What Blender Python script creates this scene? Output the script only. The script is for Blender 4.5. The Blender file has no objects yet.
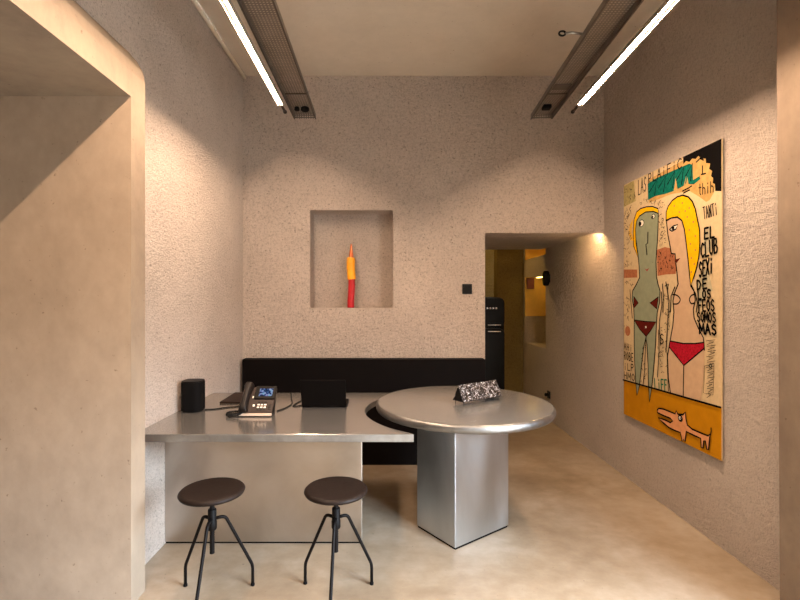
import bpy, bmesh, math, random
from mathutils import Vector, Matrix, geometry
random.seed(4)
PI = math.pi
C = bpy.context.scene.collection
CAM_H = 1.38
FPX = 460.0          # focal length in pixels for an 800-pixel-wide frame

# ------------------------------------------------------------------ materials
def lin(c):
    return tuple(((v/255)/12.92 if v/255 <= .04045 else (((v/255)+.055)/1.055)**2.4) for v in c)

def base_mat(name):
    m = bpy.data.materials.new(name); m.use_nodes = True
    nt = m.node_tree
    return m, nt, nt.nodes['Principled BSDF']

def ramp(nt, pos_cols):
    r = nt.nodes.new('ShaderNodeValToRGB')
    el = r.color_ramp.elements
    while len(el) < len(pos_cols): el.new(.5)
    for e, (p, c) in zip(el, pos_cols):
        e.position = p; e.color = (*c, 1)
    return r

def noise(nt, co, scale, detail=4, rough=.55, dist=0):
    n = nt.nodes.new('ShaderNodeTexNoise')
    n.inputs['Scale'].default_value = scale; n.inputs['Detail'].default_value = detail
    n.inputs['Roughness'].default_value = rough; n.inputs['Distortion'].default_value = dist
    nt.links.new(co, n.inputs['Vector'])
    return n

def world_co(nt, scale=(1, 1, 1)):
    g = nt.nodes.new('ShaderNodeNewGeometry')
    mp = nt.nodes.new('ShaderNodeMapping'); mp.inputs['Scale'].default_value = scale
    nt.links.new(g.outputs['Position'], mp.inputs['Vector'])
    return mp.outputs['Vector']

def obj_co(nt, scale=(1, 1, 1)):
    g = nt.nodes.new('ShaderNodeTexCoord')
    mp = nt.nodes.new('ShaderNodeMapping'); mp.inputs['Scale'].default_value = scale
    nt.links.new(g.outputs['Object'], mp.inputs['Vector'])
    return mp.outputs['Vector']

def plain(name, col, rough=.5, metal=0.0, var=.12, vscale=30, spec=.5, bump=0):
    m, nt, b = base_mat(name)
    n = noise(nt, obj_co(nt), vscale)
    c = lin(col)
    r = ramp(nt, [(.3, tuple(v*(1-var) for v in c)), (.7, tuple(min(1, v*(1+var)) for v in c))])
    nt.links.new(n.outputs['Fac'], r.inputs['Fac']); nt.links.new(r.outputs['Color'], b.inputs['Base Color'])
    b.inputs['Roughness'].default_value = rough; b.inputs['Metallic'].default_value = metal
    b.inputs['Specular IOR Level'].default_value = spec
    if bump:
        bp = nt.nodes.new('ShaderNodeBump'); bp.inputs['Strength'].default_value = bump; bp.inputs['Distance'].default_value = .003
        nt.links.new(n.outputs['Fac'], bp.inputs['Height']); nt.links.new(bp.outputs['Normal'], b.inputs['Normal'])
    return m

def stucco(name, ca, cb, lump=26, dist=.012, strength=1.0, stretch=(1, 1, 1), grain=.7):
    """hand-thrown rough plaster: lumps, trowel ridges, scattered dark pits"""
    m, nt, b = base_mat(name)
    co = world_co(nt, stretch)
    n1 = noise(nt, co, lump, 6, .6, .6)
    v = nt.nodes.new('ShaderNodeTexVoronoi'); v.inputs['Scale'].default_value = lump*.9
    v.feature = 'SMOOTH_F1'
    nt.links.new(co, v.inputs['Vector'])
    n3 = noise(nt, co, lump*4.5, 3, .6)
    a1 = nt.nodes.new('ShaderNodeMath'); a1.operation = 'MULTIPLY_ADD'
    nt.links.new(v.outputs['Distance'], a1.inputs[0]); a1.inputs[1].default_value = .35
    nt.links.new(n1.outputs['Fac'], a1.inputs[2])
    a2 = nt.nodes.new('ShaderNodeMath'); a2.operation = 'MULTIPLY_ADD'
    nt.links.new(n3.outputs['Fac'], a2.inputs[0]); a2.inputs[1].default_value = .8
    nt.links.new(a1.outputs[0], a2.inputs[2])
    bp = nt.nodes.new('ShaderNodeBump'); bp.inputs['Strength'].default_value = strength; bp.inputs['Distance'].default_value = dist
    nt.links.new(a2.outputs[0], bp.inputs['Height']); nt.links.new(bp.outputs['Normal'], b.inputs['Normal'])
    big = noise(nt, world_co(nt), 1.4, 5, .6)
    r = ramp(nt, [(.3, lin(ca)), (.7, lin(cb))])
    nt.links.new(big.outputs['Fac'], r.inputs['Fac'])
    col = r.outputs['Color']
    if grain > 0:
        p = noise(nt, world_co(nt), 60, 2, .5)
        pr = ramp(nt, [(.27, (.50, .45, .40)), (.36, (1, 1, 1))])
        nt.links.new(p.outputs['Fac'], pr.inputs['Fac'])
        mx = nt.nodes.new('ShaderNodeMix'); mx.data_type = 'RGBA'; mx.blend_type = 'MULTIPLY'; mx.inputs[0].default_value = min(1, grain*1.2)
        nt.links.new(col, mx.inputs[6]); nt.links.new(pr.outputs['Color'], mx.inputs[7]); col = mx.outputs[2]
    gr = noise(nt, world_co(nt), lump*1.5, 5, .75)
    g2 = ramp(nt, [(.36, (.58, .55, .52)), (.48, (.92, .91, .90)), (.62, (1, 1, 1))])
    nt.links.new(gr.outputs['Fac'], g2.inputs['Fac'])
    mg = nt.nodes.new('ShaderNodeMix'); mg.data_type = 'RGBA'; mg.blend_type = 'MULTIPLY'; mg.inputs[0].default_value = grain
    nt.links.new(col, mg.inputs[6]); nt.links.new(g2.outputs['Color'], mg.inputs[7]); col = mg.outputs[2]
    nt.links.new(col, b.inputs['Base Color'])
    b.inputs['Roughness'].default_value = .9; b.inputs['Specular IOR Level'].default_value = .2
    return m

def concrete(name, ca, cb, rough=.7, spec=.3, sc=1.6, stretch=(1, 1, 1), bump=.25, cc=None):
    m, nt, b = base_mat(name)
    co = world_co(nt, stretch)
    n = noise(nt, co, sc, 9, .62, .4); n2 = noise(nt, co, sc*11, 5, .65)
    mx0 = nt.nodes.new('ShaderNodeMath'); mx0.operation = 'MULTIPLY_ADD'; mx0.inputs[1].default_value = .35
    nt.links.new(n2.outputs['Fac'], mx0.inputs[0]); nt.links.new(n.outputs['Fac'], mx0.inputs[2])
    stops = [(.46, lin(ca)), (.88, lin(cb))]
    if cc: stops = [(.44, lin(ca)), (.66, lin(cc)), (.9, lin(cb))]
    r = ramp(nt, stops)
    nt.links.new(mx0.outputs[0], r.inputs['Fac'])
    sp = noise(nt, world_co(nt), 45, 2, .5)
    pr = ramp(nt, [(.22, (.55, .5, .45)), (.29, (1, 1, 1))])
    nt.links.new(sp.outputs['Fac'], pr.inputs['Fac'])
    mx = nt.nodes.new('ShaderNodeMix'); mx.data_type = 'RGBA'; mx.blend_type = 'MULTIPLY'; mx.inputs[0].default_value = .8
    nt.links.new(r.outputs['Color'], mx.inputs[6]); nt.links.new(pr.outputs['Color'], mx.inputs[7])
    nt.links.new(mx.outputs[2], b.inputs['Base Color'])
    rr = nt.nodes.new('ShaderNodeMapRange'); rr.inputs[1].default_value = .3; rr.inputs[2].default_value = .7
    rr.inputs[3].default_value = max(.05, rough-.1); rr.inputs[4].default_value = min(1, rough+.1)
    nt.links.new(n.outputs['Fac'], rr.inputs[0]); nt.links.new(rr.outputs[0], b.inputs['Roughness'])
    b.inputs['Specular IOR Level'].default_value = spec
    bp = nt.nodes.new('ShaderNodeBump'); bp.inputs['Strength'].default_value = bump; bp.inputs['Distance'].default_value = .004
    nt.links.new(n2.outputs['Fac'], bp.inputs['Height']); nt.links.new(bp.outputs['Normal'], b.inputs['Normal'])
    return m

def steel(name, ca, cb, rough=.3, sc=(6, 6, 6), bump=.04, spread=.08, metal=1.0):
    m, nt, b = base_mat(name)
    co = world_co(nt, sc)
    n = noise(nt, co, 1, 7, .6, .5); n2 = noise(nt, world_co(nt), 160, 3, .6)
    r = ramp(nt, [(.32, lin(ca)), (.68, lin(cb))])
    nt.links.new(n.outputs['Fac'], r.inputs['Fac']); nt.links.new(r.outputs['Color'], b.inputs['Base Color'])
    b.inputs['Metallic'].default_value = metal
    rr = nt.nodes.new('ShaderNodeMapRange'); rr.inputs[1].default_value = .3; rr.inputs[2].default_value = .7
    rr.inputs[3].default_value = rough-spread; rr.inputs[4].default_value = rough+spread
    nt.links.new(n.outputs['Fac'], rr.inputs[0]); nt.links.new(rr.outputs[0], b.inputs['Roughness'])
    bp = nt.nodes.new('ShaderNodeBump'); bp.inputs['Strength'].default_value = bump; bp.inputs['Distance'].default_value = .002
    nt.links.new(n2.outputs['Fac'], bp.inputs['Height']); nt.links.new(bp.outputs['Normal'], b.inputs['Normal'])
    return m

def emit(name, col, strength):
    m = bpy.data.materials.new(name); m.use_nodes = True
    nt = m.node_tree; nt.nodes.remove(nt.nodes['Principled BSDF'])
    e = nt.nodes.new('ShaderNodeEmission'); e.inputs['Color'].default_value = (*col, 1); e.inputs['Strength'].default_value = strength
    nt.links.new(e.outputs[0], nt.nodes['Material Output'].inputs['Surface'])
    return m

def perforated(name, ca):
    m, nt, b = base_mat(name)
    g = nt.nodes.new('ShaderNodeTexCoord')
    v = nt.nodes.new('ShaderNodeTexVoronoi'); v.inputs['Scale'].default_value = 58; v.inputs['Randomness'].default_value = 0
    nt.links.new(g.outputs['Object'], v.inputs['Vector'])
    lt = nt.nodes.new('ShaderNodeMath'); lt.operation = 'LESS_THAN'; lt.inputs[1].default_value = .34
    nt.links.new(v.outputs['Distance'], lt.inputs[0])
    tr = nt.nodes.new('ShaderNodeBsdfTransparent'); mx = nt.nodes.new('ShaderNodeMixShader')
    nt.links.new(lt.outputs[0], mx.inputs[0]); nt.links.new(b.outputs[0], mx.inputs[1]); nt.links.new(tr.outputs[0], mx.inputs[2])
    nt.links.new(mx.outputs[0], nt.nodes['Material Output'].inputs['Surface'])
    n = noise(nt, g.outputs['Object'], 12)
    r = ramp(nt, [(.3, tuple(x*.8 for x in lin(ca))), (.7, lin(ca))])
    nt.links.new(n.outputs['Fac'], r.inputs['Fac']); nt.links.new(r.outputs['Color'], b.inputs['Base Color'])
    b.inputs['Metallic'].default_value = .8; b.inputs['Roughness'].default_value = .45
    return m

def speckle(name):
    m, nt, b = base_mat(name)
    co = obj_co(nt)
    v = noise(nt, co, 60, 3, .75, 1.8)
    r = ramp(nt, [(.50, (.012, .01, .01)), (.56, (.14, .10, .08)), (.62, (.62, .60, .60)), (.70, (.85, .85, .86))])
    nt.links.new(v.outputs['Fac'], r.inputs['Fac']); nt.links.new(r.outputs['Color'], b.inputs['Base Color'])
    b.inputs['Metallic'].default_value = .25; b.inputs['Roughness'].default_value = .25
    bp = nt.nodes.new('ShaderNodeBump'); bp.inputs['Strength'].default_value = .6; bp.inputs['Distance'].default_value = .003
    nt.links.new(v.outputs['Fac'], bp.inputs['Height']); nt.links.new(bp.outputs['Normal'], b.inputs['Normal'])
    return m

M = {}
M['plaster'] = stucco('rough_plaster', (216, 200, 187), (236, 220, 207), 48, .033)
M['plaster_right'] = stucco('coarse_plaster', (230, 213, 198), (246, 229, 214), 38, .085, 1.0, (1, .65, 1), .34)
M['plaster_left'] = stucco('left_plaster', (214, 199, 187), (234, 219, 207), 60, .022)
M['plaster_far'] = stucco('yellow_lit_plaster', (118, 100, 56), (138, 118, 70), 44, .014)  # yellow lamplight of the passage worked into the wall colour
M['smooth'] = concrete('smooth_concrete', (116, 101, 87), (156, 139, 120), .75, .25, 1.1, (1, 1, .7), .2, cc=(140, 124, 107))
M['pier'] = concrete('pier_concrete', (104, 90, 77), (140, 123, 106), .75, .2, 1.1, (1, 1, .7), .2)
M['jamb'] = concrete('jamb_concrete', (142, 124, 106), (176, 156, 135), .7, .25, 1.3, (1, 1, .7), .15)
M['ceil'] = concrete('ceiling_plaster', (186, 173, 156), (204, 191, 174), .85, .2, .9, (1, 1, 1), .15)
M['floor'] = concrete('microcement_floor', (112, 94, 75), (162, 149, 133), .36, .4, .9, (1, 1.2, 1), .05, cc=(137, 121, 101))
M['steel_top'] = steel('galvanised_steel_top', (160, 156, 151), (166, 162, 157), .17, (4, 4, 4), .0, .0, .8)
M['steel_panel'] = steel('galvanised_steel_panel', (184, 175, 165), (208, 199, 189), .365, (2.2, 2.2, 2.2), 0)
M['steel_edge'] = steel('steel_edge', (156, 156, 156), (184, 184, 183), .45, (14, 14, 14), .012)
M['steel_rim'] = steel('brushed_rim', (124, 122, 120), (146, 145, 143), .42, (14, 14, 14), .0, .05)
M['steel_ped'] = steel('pedestal_steel', (184, 188, 192), (208, 212, 216), .38, (3, 3, 1.2), 0)
M['steel_round'] = steel('round_top_steel', (158, 155, 150), (166, 163, 158), .24, (3, 3, 3), .0, .0, .75)
M['panel_black'] = plain('black_panel', (9, 5, 4), .65, 0, .2, 8, .08)
M['black_metal'] = plain('black_metal', (13, 9, 8), .55, 0, .15, 40, .12)
M['seat_wood'] = plain('dark_seat', (28, 19, 15), .5, 0, .25, 60, .16, .2)
M['rubber'] = plain('rubber', (10, 9, 9), .8, 0, .12, 30, .1)
M['black_plastic'] = plain('black_plastic', (8, 6, 5), .45, 0, .12, 30, .15)
M['speaker_cloth'] = plain('speaker_mesh', (7, 6, 6), .8, 0, .3, 400, .1, .4)
M['phone_body'] = plain('phone_body', (44, 31, 25), .45, 0, .1, 30, .3)
M['phone_dark'] = plain('phone_dark', (20, 15, 13), .45, 0, .1, 30, .25)
M['phone_strip'] = plain('phone_strip', (225, 200, 178), .3, .3, .05)
M['key'] = plain('phone_key', (235, 222, 205), .4)
M['laptop'] = plain('laptop_shell', (9, 6, 5), .6, 0, .1, 30, .06)
M['folder'] = plain('folder_leather', (34, 22, 18), .6, 0, .2, 60, .2, .2)
M['tray'] = perforated('perforated_tray', (138, 127, 117))
M['tray_rim'] = plain('tray_rim', (92, 82, 74), .5, .7)
M['housing'] = plain('lamp_housing', (150, 140, 128), .6, .2)
M['rod'] = plain('galvanised_rod', (150, 146, 140), .4, .9)
M['red'] = plain('red_sheath', (172, 10, 22), .38, 0, .12, 30)
M['yellow'] = plain('yellow_sheath', (238, 160, 14), .42, 0, .15, 22)
M['copper'] = plain('copper', (206, 120, 78), .3, .9, .2, 90)
M['fridge'] = plain('fridge_enamel', (5, 5, 5), .3, 0, .1, 30, .12)
M['chrome'] = plain('chrome', (210, 210, 210), .2, 1)
M['white_plate'] = plain('socket_plate', (32, 28, 26), .5)
M['conduit'] = plain('conduit_paint', (250, 236, 218), .7)
M['speckle'] = speckle('speckled_silver')
M['dark_end'] = plain('dark_end', (44, 32, 26), .6)
M['maroon'] = plain('maroon_book', (96, 28, 22), .6)
M['niche_yellow'] = plain('glow_tinted_plaster', (214, 172, 84), .8, 0, .08, 10)  # plaster colour carries the yellow glow of the recess lamps
WARM = (1.0, .715, .50)
M['led'] = emit('led_warm', WARM, 340)
M['led_small'] = emit('led_small', (1.0, .64, .30), 125)
M['led_yellow'] = emit('led_yellow', (1.0, .66, .16), 4.5)

def screen_mat():
    m = bpy.data.materials.new('phone_display'); m.use_nodes = True
    nt = m.node_tree; nt.nodes.remove(nt.nodes['Principled BSDF'])
    n = noise(nt, obj_co(nt, (60, 60, 90)), 1, 2, .5)
    r = ramp(nt, [(.40, (.01, .015, .04)), (.5, (.05, .12, .30)), (.56, (.35, .30, .5)), (.66, (.12, .35, .42))])
    nt.links.new(n.outputs['Fac'], r.inputs['Fac'])
    e = nt.nodes.new('ShaderNodeEmission'); e.inputs['Strength'].default_value = .55
    nt.links.new(r.outputs['Color'], e.inputs['Color'])
    nt.links.new(e.outputs[0], nt.nodes['Material Output'].inputs['Surface'])
    return m
M['display'] = screen_mat()

# ------------------------------------------------------------------ mesh helpers
def bx(bm, x0, x1, y0, y1, z0, z1, mi=0):
    v = [bm.verts.new(p) for p in ((x0,y0,z0),(x1,y0,z0),(x1,y1,z0),(x0,y1,z0),(x0,y0,z1),(x1,y0,z1),(x1,y1,z1),(x0,y1,z1))]
    fs = [bm.faces.new([v[i] for i in f]) for f in ((3,2,1,0),(4,5,6,7),(0,1,5,4),(1,2,6,5),(2,3,7,6),(3,0,4,7))]
    for f in fs: f.material_index = mi
    return v

def prism(bm, pts, axis, a, b, mi=0):
    """extrude a 2-D outline along an axis ('x','y','z')"""
    def mk(p, t):
        if axis == 'x': return (t, p[0], p[1])
        if axis == 'y': return (p[0], t, p[1])
        return (p[0], p[1], t)
    A = [bm.verts.new(mk(p, a)) for p in pts]; B = [bm.verts.new(mk(p, b)) for p in pts]
    n = len(pts)
    fs = [bm.faces.new(A), bm.faces.new(B[::-1])]
    for i in range(n): fs.append(bm.faces.new((A[i], B[i], B[(i+1) % n], A[(i+1) % n])))
    for f in fs: f.material_index = mi
    return A + B

def tube(bm, pts, r, seg=10, mi=0):
    pts = [Vector(p) for p in pts]; rings = []
    rs = r if isinstance(r, (list, tuple)) else [r]*len(pts)
    up = None
    for i, p in enumerate(pts):
        if i == 0: d = pts[1]-p
        elif i == len(pts)-1: d = p-pts[i-1]
        else: d = (pts[i+1]-p).normalized()+(p-pts[i-1]).normalized()
        d.normalize()
        if up is None:
            up = Vector((0,0,1)) if abs(d.z) < .9 else Vector((1,0,0))
        s = d.cross(up).normalized(); u = s.cross(d).normalized(); up = u
        rings.append([bm.verts.new(p + (s*math.cos(2*PI*k/seg) + u*math.sin(2*PI*k/seg))*rs[i]) for k in range(seg)])
    for a, b in zip(rings, rings[1:]):
        for k in range(seg):
            f = bm.faces.new((a[k], a[(k+1)%seg], b[(k+1)%seg], b[k])); f.smooth = True; f.material_index = mi
    for rg in (rings[0], rings[-1][::-1]):
        f = bm.faces.new(rg); f.material_index = mi

def lathe(bm, prof, cx=0, cy=0, seg=64, mi=0):
    rings = []
    for r, z in prof:
        if r < 1e-6: rings.append([bm.verts.new((cx, cy, z))])
        else: rings.append([bm.verts.new((cx+r*math.cos(2*PI*k/seg), cy+r*math.sin(2*PI*k/seg), z)) for k in range(seg)])
    for a, b in zip(rings, rings[1:]):
        for k in range(seg):
            k2 = (k+1) % seg
            if len(a) == 1 and len(b) == 1: continue
            if len(a) == 1: f = bm.faces.new((a[0], b[k2], b[k]))
            elif len(b) == 1: f = bm.faces.new((a[k], a[k2], b[0]))
            else: f = bm.faces.new((a[k], a[k2], b[k2], b[k]))
            f.smooth = True; f.material_index = mi

def rounded_rect(x0, x1, y0, y1, r, n=6):
    out = []
    for cx, cy, a0 in ((x1-r, y1-r, 0), (x0+r, y1-r, 90), (x0+r, y0+r, 180), (x1-r, y0+r, 270)):
        for k in range(n+1):
            a = math.radians(a0 + 90*k/n); out.append((cx+r*math.cos(a), cy+r*math.sin(a)))
    return out

def smooth_path(pts, n=6):
    P = [Vector(p) for p in pts]; out = []
    for i in range(len(P)-1):
        p0 = P[max(i-1, 0)]; p1 = P[i]; p2 = P[i+1]; p3 = P[min(i+2, len(P)-1)]
        for k in range(n):
            t = k/n
            out.append(.5*((2*p1)+(p2-p0)*t+(2*p0-5*p1+4*p2-p3)*t*t+(3*p1-p0-3*p2+p3)*t**3))
    out.append(P[-1]); return out

def fillet(pts, r, n=5):
    """round the corners of a polyline"""
    P = [Vector(p) for p in pts]; out = [P[0]]
    for a, b, c in zip(P, P[1:], P[2:]):
        u = (a-b); v = (c-b); d = min(r, u.length*.45, v.length*.45)
        s = b+u.normalized()*d; e = b+v.normalized()*d
        for k in range(n+1):
            t = k/n; out.append((1-t)**2*s+2*t*(1-t)*b+t*t*e)
    out.append(P[-1]); return out

def wloc(o):
    v = Vector((0,0,0))
    while o: v += o.location; o = o.parent
    return v

def build(name, bm, mats, parent=None, bevel=0, bseg=2, smooth=False, origin=None):
    """link one bmesh (drawn in world coordinates) as ONE object"""
    bmesh.ops.remove_doubles(bm, verts=bm.verts, dist=1e-6)
    bmesh.ops.recalc_face_normals(bm, faces=bm.faces)
    if bevel:
        es = [e for e in bm.edges if len(e.link_faces) == 2 and e.calc_face_angle(0) > .6]
        bmesh.ops.bevel(bm, geom=es, offset=bevel, segments=bseg, affect='EDGES', profile=.5, clamp_overlap=True)
    if smooth:
        for f in bm.faces: f.smooth = True
    off = wloc(parent) if parent else (Vector(origin) if origin else Vector((0,0,0)))
    bmesh.ops.translate(bm, verts=bm.verts, vec=-off)
    me = bpy.data.meshes.new(name); bm.to_mesh(me); bm.free()
    for m in (mats if isinstance(mats, list) else [mats]): me.materials.append(m)
    o = bpy.data.objects.new(name, me); C.objects.link(o)
    if parent: o.parent = parent
    else: o.location = off
    return o

def thing(name, label, cat, loc, group=None):
    o = bpy.data.objects.new(name, None); C.objects.link(o); o.location = loc; o.empty_display_size = .1
    return tag(o, label, cat, group)

def tag(o, label, cat, group=None):
    o['label'] = label; o['category'] = cat
    if group: o['group'] = group
    return o

def struct(name, bm, mat, **k):
    o = build(name, bm, mat, **k); o['kind'] = 'structure'; return o

def B(): return bmesh.new()

def box_obj(name, x0, x1, y0, y1, z0, z1, mat, parent=None, bevel=0, **k):
    bm = B(); bx(bm, x0, x1, y0, y1, z0, z1); return build(name, bm, mat, parent, bevel, **k)

# ------------------------------------------------------------------ the setting
YB = 3.925; XR = 1.86; CZ = 3.283
FRONT = -1.3
bm = B(); bx(bm, -3.2, 3.2, FRONT, 7.4, -.1, 0); struct('floor', bm, M['floor'])
bm = B(); bx(bm, -3.2, 2.3, FRONT, YB+.4, CZ, CZ+.1); struct('ceiling', bm, M['ceil'])

# back wall with the square niche and the opening at the right
nx0, nx1, nz0, nz1, ny = -.648, .06, 1.303, 2.139, YB+.21
ox0, oz = .845, 1.943
WY = YB+.42
bm = B()
bx(bm, -1.6, nx0, YB, WY, 0, CZ); bx(bm, nx1, ox0, YB, WY, 0, CZ)
bx(bm, nx0, nx1, YB, WY, 0, nz0); bx(bm, nx0, nx1, YB, WY, nz1, CZ)
bx(bm, nx0, nx1, ny, WY, nz0, nz1)
bx(bm, ox0, XR+.3, YB, YB+.035, oz, CZ)
bx(bm, ox0, XR+.3, YB+.035, WY, oz+.03, CZ)
struct('wall_back', bm, M['plaster'])
# passage ceiling behind the opening
bm = B(); bx(bm, -.7, XR, WY, 5.5, oz+.03, oz+.25); struct('ceiling_passage', bm, M['plaster_right'])

# right wall, with the two lit recesses far down the passage
ry0, ry1, rz0, rz1, rtz = 5.36, 6.16, .80, 1.67, 1.90
bm = B()
bx(bm, XR, XR+.4, 1.35, ry0, 0, CZ); bx(bm, XR, XR+.4, FRONT, -.75, 0, CZ); bx(bm, XR, XR+.4, -.75, 1.35, 2.1, CZ)
bx(bm, XR, XR+.4, ry0, ry1, 0, rz0); bx(bm, XR, XR+.4, ry0, ry1, rz1, rtz)
bx(bm, XR+.3, XR+.4, ry0, ry1, rz0, rz1, 1); bx(bm, XR+.3, XR+.4, ry0, ry1, rtz, CZ, 1)
bx(bm, XR, XR+.4, ry1, 7.4, 0, CZ)
bx(bm, XR+.001, XR+.3, ry1-.003, ry1+.001, rz0+.35, rz1, 1); bx(bm, XR+.001, XR+.3, ry1-.003, ry1+.001, rtz, CZ, 1)  # added liners: lamp glow tinted onto the upper far jambs
struct('wall_right', bm, [M['plaster_right'], M['niche_yellow']])

# passage end wall and the darker room beside it
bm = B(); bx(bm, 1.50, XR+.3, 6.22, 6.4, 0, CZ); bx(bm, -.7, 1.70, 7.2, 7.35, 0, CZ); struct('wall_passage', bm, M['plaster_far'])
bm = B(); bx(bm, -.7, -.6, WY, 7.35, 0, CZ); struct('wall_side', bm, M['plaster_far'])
bm = B(); bx(bm, -.7, XR+.4, 5.5, 7.4, CZ, CZ+.1); bx(bm, -.7, XR+.4, WY-.02, 5.5, oz+.25, CZ+.1); struct('ceiling_far', bm, M['ceil'])

# left wall (slightly out of square) behind and above the portal
bm = B()
prism(bm, [(-1.256, 2.1), (-1.22, YB+.1), (-1.55, YB+.1), (-1.55, 2.1)], 'z', 0, CZ)
bx(bm, -1.55, -1.254, FRONT, 2.1, 2.40, CZ)
struct('wall_left', bm, M['plaster_left'])
# deep portal: jamb facing the camera, and its head whose top feathers into the wall
bm = B(); bx(bm, -3.2, -1.14, 2.056, 2.176, 0, 2.283); bx(bm, -1.3, -1.14, 2.056, 2.176, 2.283, 2.40); bx(bm, -3.2, -1.3, 2.0565, 2.176, 2.283, 2.40); bm.normal_update()
for f in bm.faces:
    if f.normal.x > .9: f.material_index = 1
struct('trim_1', bm, [M['jamb'], M['smooth']])
bm = B()
prism(bm, [(-3.2, 2.286), (-1.14, 2.286), (-1.14, 2.40), (-1.150, 2.45), (-1.175, 2.50), (-1.215, 2.545), (-1.26, 2.58), (-1.5, 2.58), (-1.5, 2.42), (-3.2, 2.42)], 'y', FRONT, 2.056)
prism(bm, [(-1.3, 2.40), (-1.14, 2.40), (-1.150, 2.45), (-1.175, 2.50), (-1.215, 2.545), (-1.26, 2.58), (-1.3, 2.58)], 'y', 2.056, 2.176)
struct('trim_2', bm, M['smooth'])
bm = B(); bx(bm, -3.3, -3.2, FRONT, 2.176, 0, 2.6); struct('wall_alcove', bm, M['smooth'])
# right pier, plumb but out of true by a finger's width
bm = B()
v = bx(bm, 1.742, XR+.05, 1.6, 2.045, 0, CZ)
for q in v:
    if q.co.y > 2: q.co.y += .022*(q.co.z/CZ) - .011
struct('trim_3', bm, M['pier'])
# pale painted conduit in the left ceiling corner
bm = B()
tube(bm, [(-1.232, .3, CZ-.016), (-1.206, YB, CZ-.016)], .015, 10)
struct('trim_4', bm, M['conduit'])
# closed street front; the shop window is in the right wall, nearer than the pier
bm = B()
bx(bm, -3.3, XR+.4, FRONT-.15, FRONT, 0, CZ)
struct('wall_front', bm, M['smooth'])

# ------------------------------------------------------------------ wall panel, switch, niche sculpture
tag(box_obj('wall_panel', -1.196, .826, 3.822, YB-.001, 0, .878, M['panel_black'], bevel=.003, origin=(-.19, 3.87, 0)),
    'long low matt black panel along the back wall behind the desk', 'panel')
sw = thing('light_switch', 'small square black light switch on the back wall left of the opening', 'switch', (.691, YB, 1.42))
box_obj('switch_plate', .650, .732, YB-.010, YB, 1.422, 1.508, M['black_plastic'], sw, .003)
box_obj('rocker', .664, .718, YB-.014, YB-.008, 1.437, 1.493, M['black_plastic'], sw, .002)

sx, sy, sz = -.305, YB+.115, nz0
sc = thing('cable_sculpture', 'slender red and yellow upright sculpture with a copper tip in the wall niche', 'sculpture', (sx, sy, sz))
bm = B(); path = smooth_path([(sx-.004, sy, sz), (sx-.004, sy, sz+.07), (sx+.002, sy, sz+.16), (sx+.004, sy, sz+.255)], 6)
tube(bm, path, .030, 20); build('red_sheath', bm, M['red'], sc)
bm = B(); path = smooth_path([(sx+.004, sy, sz+.248), (sx-.001, sy, sz+.31), (sx-.005, sy, sz+.37), (sx-.002, sy, sz+.44)], 6)
tube(bm, path, [.037]*(len(path)-2)+[.036, .033], 20); build('yellow_sheath', bm, M['yellow'], sc)
bm = B()
for k in range(7):
    a0 = 2*PI*k/7; pts = []; rr = []
    for j in range(12):
        t = j/11; a = a0+t*3.2; rad = .0165*(1-t*.85)
        pts.append((sx-.001+rad*math.cos(a), sy+rad*math.sin(a), sz+.435+t*.125)); rr.append(.0085*(1-t*.6))
    tube(bm, pts, rr, 6)
build('copper_tip', bm, M['copper'], sc)

# ------------------------------------------------------------------ desk
dt = .71
RCX, RCY, RR = .4680, 2.784, .528          # round table
dk = thing('reception_desk', 'long grey galvanised steel desk fixed against the left wall', 'desk', (-.55, 2.8, 0))
RC = .594
bm = B()
out = [(-1.2515, 2.28), (.139, 2.28)]
a0 = math.atan2(2.28-RCY, .139-RCX); a1 = math.atan2(3.29-RCY, -.5)
a1 = PI - math.asin(min(1, (3.29-RCY)/RC))
a0 = a0 % (2*PI)
for k in range(1, 33):
    a = a0+(a1-a0)*k/32; out.append((RCX+RC*math.cos(a), RCY+RC*math.sin(a)))
out += [(-1.2330, 3.29)]
prism(bm, out, 'z', dt-.040, dt)
bmesh.ops.recalc_face_normals(bm, faces=bm.faces)
bm.normal_update()
for f in bm.faces: f.material_index = 0 if f.normal.z > .5 else 1
build('desktop', bm, [M['steel_top'], M['steel_edge']], dk, .002, 1)
box_obj('front_panel', -1.2465, -.135, 2.591, 2.606, .012, dt-.0405, M['steel_panel'], dk, .002)
box_obj('plinth', -1.245, -.142, 2.600, 2.660, 0, .013, M['rubber'], dk)
box_obj('rear_panel', -1.2345, -.35, 3.20, 3.215, 0, dt-.0405, M['steel_panel'], dk, .002)

# ------------------------------------------------------------------ round table
rt = thing('round_table', 'round brushed steel table on a square steel pedestal beside the desk', 'table', (RCX, RCY, 0))
zt = .758; th = .048
prof = [(0, zt), (RR-.020, zt)]
for k in range(1, 12):
    a = PI/2 - PI*k/12
    prof.append((RR-.020+.020*math.cos(a), zt-th/2+th/2*math.sin(a)))
prof += [(RR-.020, zt-th), (0, zt-th)]
bm = B(); lathe(bm, prof, RCX, RCY, 128)
bm.normal_update()
for f in bm.faces:
    if f.calc_center_median().z < zt-.0008: f.material_index = 1
build('tabletop', bm, [M['steel_round'], M['steel_rim']], rt)
bm = B()
pq = [(.379, 2.524), (.741, 2.784), (.550, 3.044), (.188, 2.784)]
prism(bm, pq, 'z', .012, zt-th-.0005)
build('pedestal', bm, M['steel_ped'], rt, .002, 2)
bm = B()
cx = sum(p[0] for p in pq)/4; cy = sum(p[1] for p in pq)/4
prism(bm, [(cx+(p[0]-cx)*.975, cy+(p[1]-cy)*.975) for p in pq], 'z', 0, .013)
build('foot_plate', bm, M['rubber'], rt)

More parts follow.
